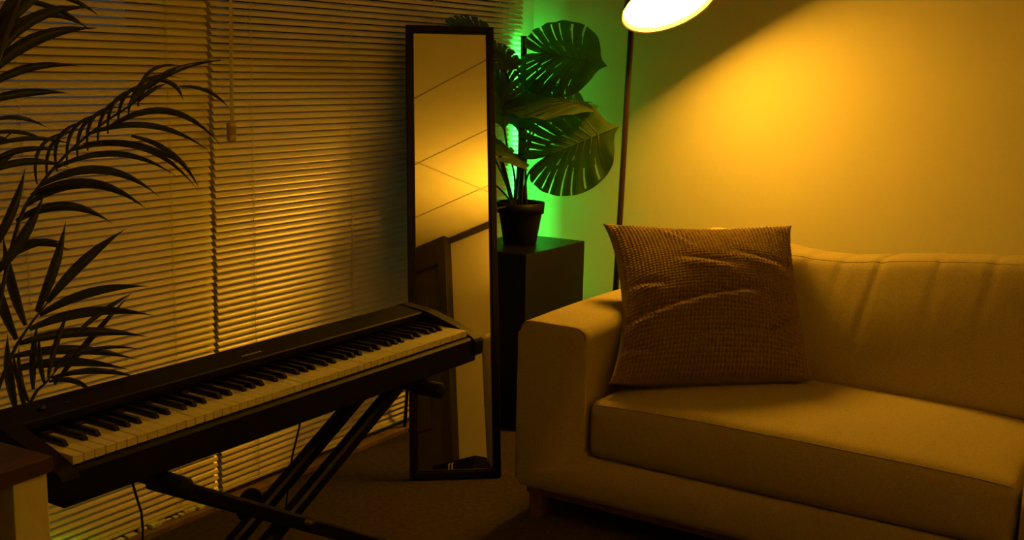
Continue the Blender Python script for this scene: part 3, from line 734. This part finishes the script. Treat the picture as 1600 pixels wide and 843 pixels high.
# lower frond fanning out over the piano's left end
RB = [(-60, 760, 2.30), (-10, 625, 2.38), (22, 547, 2.42), (48, 506, 2.45), (76, 470, 2.47)]
Bl = [((57, 487), (103, 345), -5, 17), ((74, 472), (197, 357), 8, 17), ((40, 508), (5, 365), 6, 17), ((26, 530), (-10, 410), 6, 17),
      ((62, 492), (233, 447), 14, 15), ((46, 514), (241, 493), 17, 16), ((30, 536), (231, 526), 13, 16), ((22, 556), (216, 562), 13, 15), ((10, 580), (204, 578), 14, 15), ((100, 560), (227, 547), 11, 6),
      ((120, 520), (208, 457), 4, 9), ((85, 600), (205, 458), 3, 10), ((75, 590), (110, 480), 4, 10), ((52, 608), (60, 500), 4, 12), ((40, 640), (30, 540), 4, 12), ((25, 640), (12, 520), 5, 16), ((46, 628), (20, 545), 5, 11)]
frond(RB, .0055, [(b, t, bw, wd, 2.44+.03*(i % 3), 2.50+.04*(i % 4)) for i, (b, t, bw, wd) in enumerate(Bl)], D0)
RC = [(20, 720, 2.40), (50, 624, 2.44), (72, 597, 2.46), (88, 578, 2.47)]
frond(RC, .0045, [((80, 590), (222, 592), 12, 10, 2.46, 2.5), ((76, 596), (152, 622), 14, 9, 2.46, 2.42), ((70, 600), (62, 520), 4, 9, 2.46, 2.5), ((84, 582), (118, 545), 3, 7, 2.46, 2.5)], D0)
# fronds entering from the left edge
RD = [(-60, 700, 2.20), (-110, 330, 2.2), (-70, 190, 2.25), (-20, 120, 2.3), (10, 60, 2.34)]
frond(RD, .006, [((-20, 110), (150, 12), 34, 20, 2.28, 2.4), ((-30, 130), (152, 44), 26, 22, 2.28, 2.42), ((-30, 95), (105, -30), 18, 20, 2.28, 2.4), ((-10, 60), (60, -40), 8, 22, 2.3, 2.4), ((-20, 80), (145, 48), 40, 10, 2.3, 2.4),
                ((-40, 150), (128, 104), 20, 14, 2.3, 2.42), ((-40, 165), (110, 146), 10, 14, 2.3, 2.42), ((20, 0), (140, 48), 12, 9, 2.4, 2.46), ((60, -10), (158, 28), 10, 8, 2.42, 2.48), ((-5, 100), (40, -20), 6, 18, 2.26, 2.32)], D0)
RE = [(-60, 720, 2.25), (-70, 420, 2.25), (-50, 300, 2.3), (-15, 240, 2.36), (20, 205, 2.4)]
frond(RE, .005, [((-20, 190), (78, 202), 12, 7, 2.36, 2.44), ((-20, 210), (76, 222), 10, 7, 2.36, 2.44), ((-20, 230), (115, 226), 12, 8, 2.36, 2.44), ((-20, 255), (98, 236), 12, 10, 2.36, 2.44), ((-30, 290), (30, 238), 8, 14, 2.34, 2.4), ((-30, 225), (16, 218), 4, 12, 2.34, 2.4), ((-30, 275), (110, 262), 16, 12, 2.34, 2.44), ((-20, 400), (40, 260), -8, 16, 2.34, 2.4), ((-10, 430), (70, 300), -8, 18, 2.34, 2.4)], D0)
# ================================================================== THINGS SEEN ONLY IN THE MIRROR
cb = thing('cabinet', (.65, -.52, 0), 'small black cabinet with a bright chrome handle, reflected at the foot of the mirror', 'cabinet')
MB().box(.455, .845, -.70, -.352, .05, .785, .006).build('body', MT['plinth'], cb)
for x in (.47, .79): MB().box(x, x+.04, -.68, -.37, 0, .05).build('leg', MT['plinth'], cb)
for x in (.460, .652):
    d = MB().box(x, x+.188, -.352, -.336, .06, .775, .003).build('door', MT['plinth'], cb)
    hx = .637 if x < .5 else .667
    MB().tube([(hx, -.335, .765), (hx, -.318, .755), (hx, -.318, .60), (hx, -.335, .59)], .006, 10).build('handle', MT['chrome'], d)
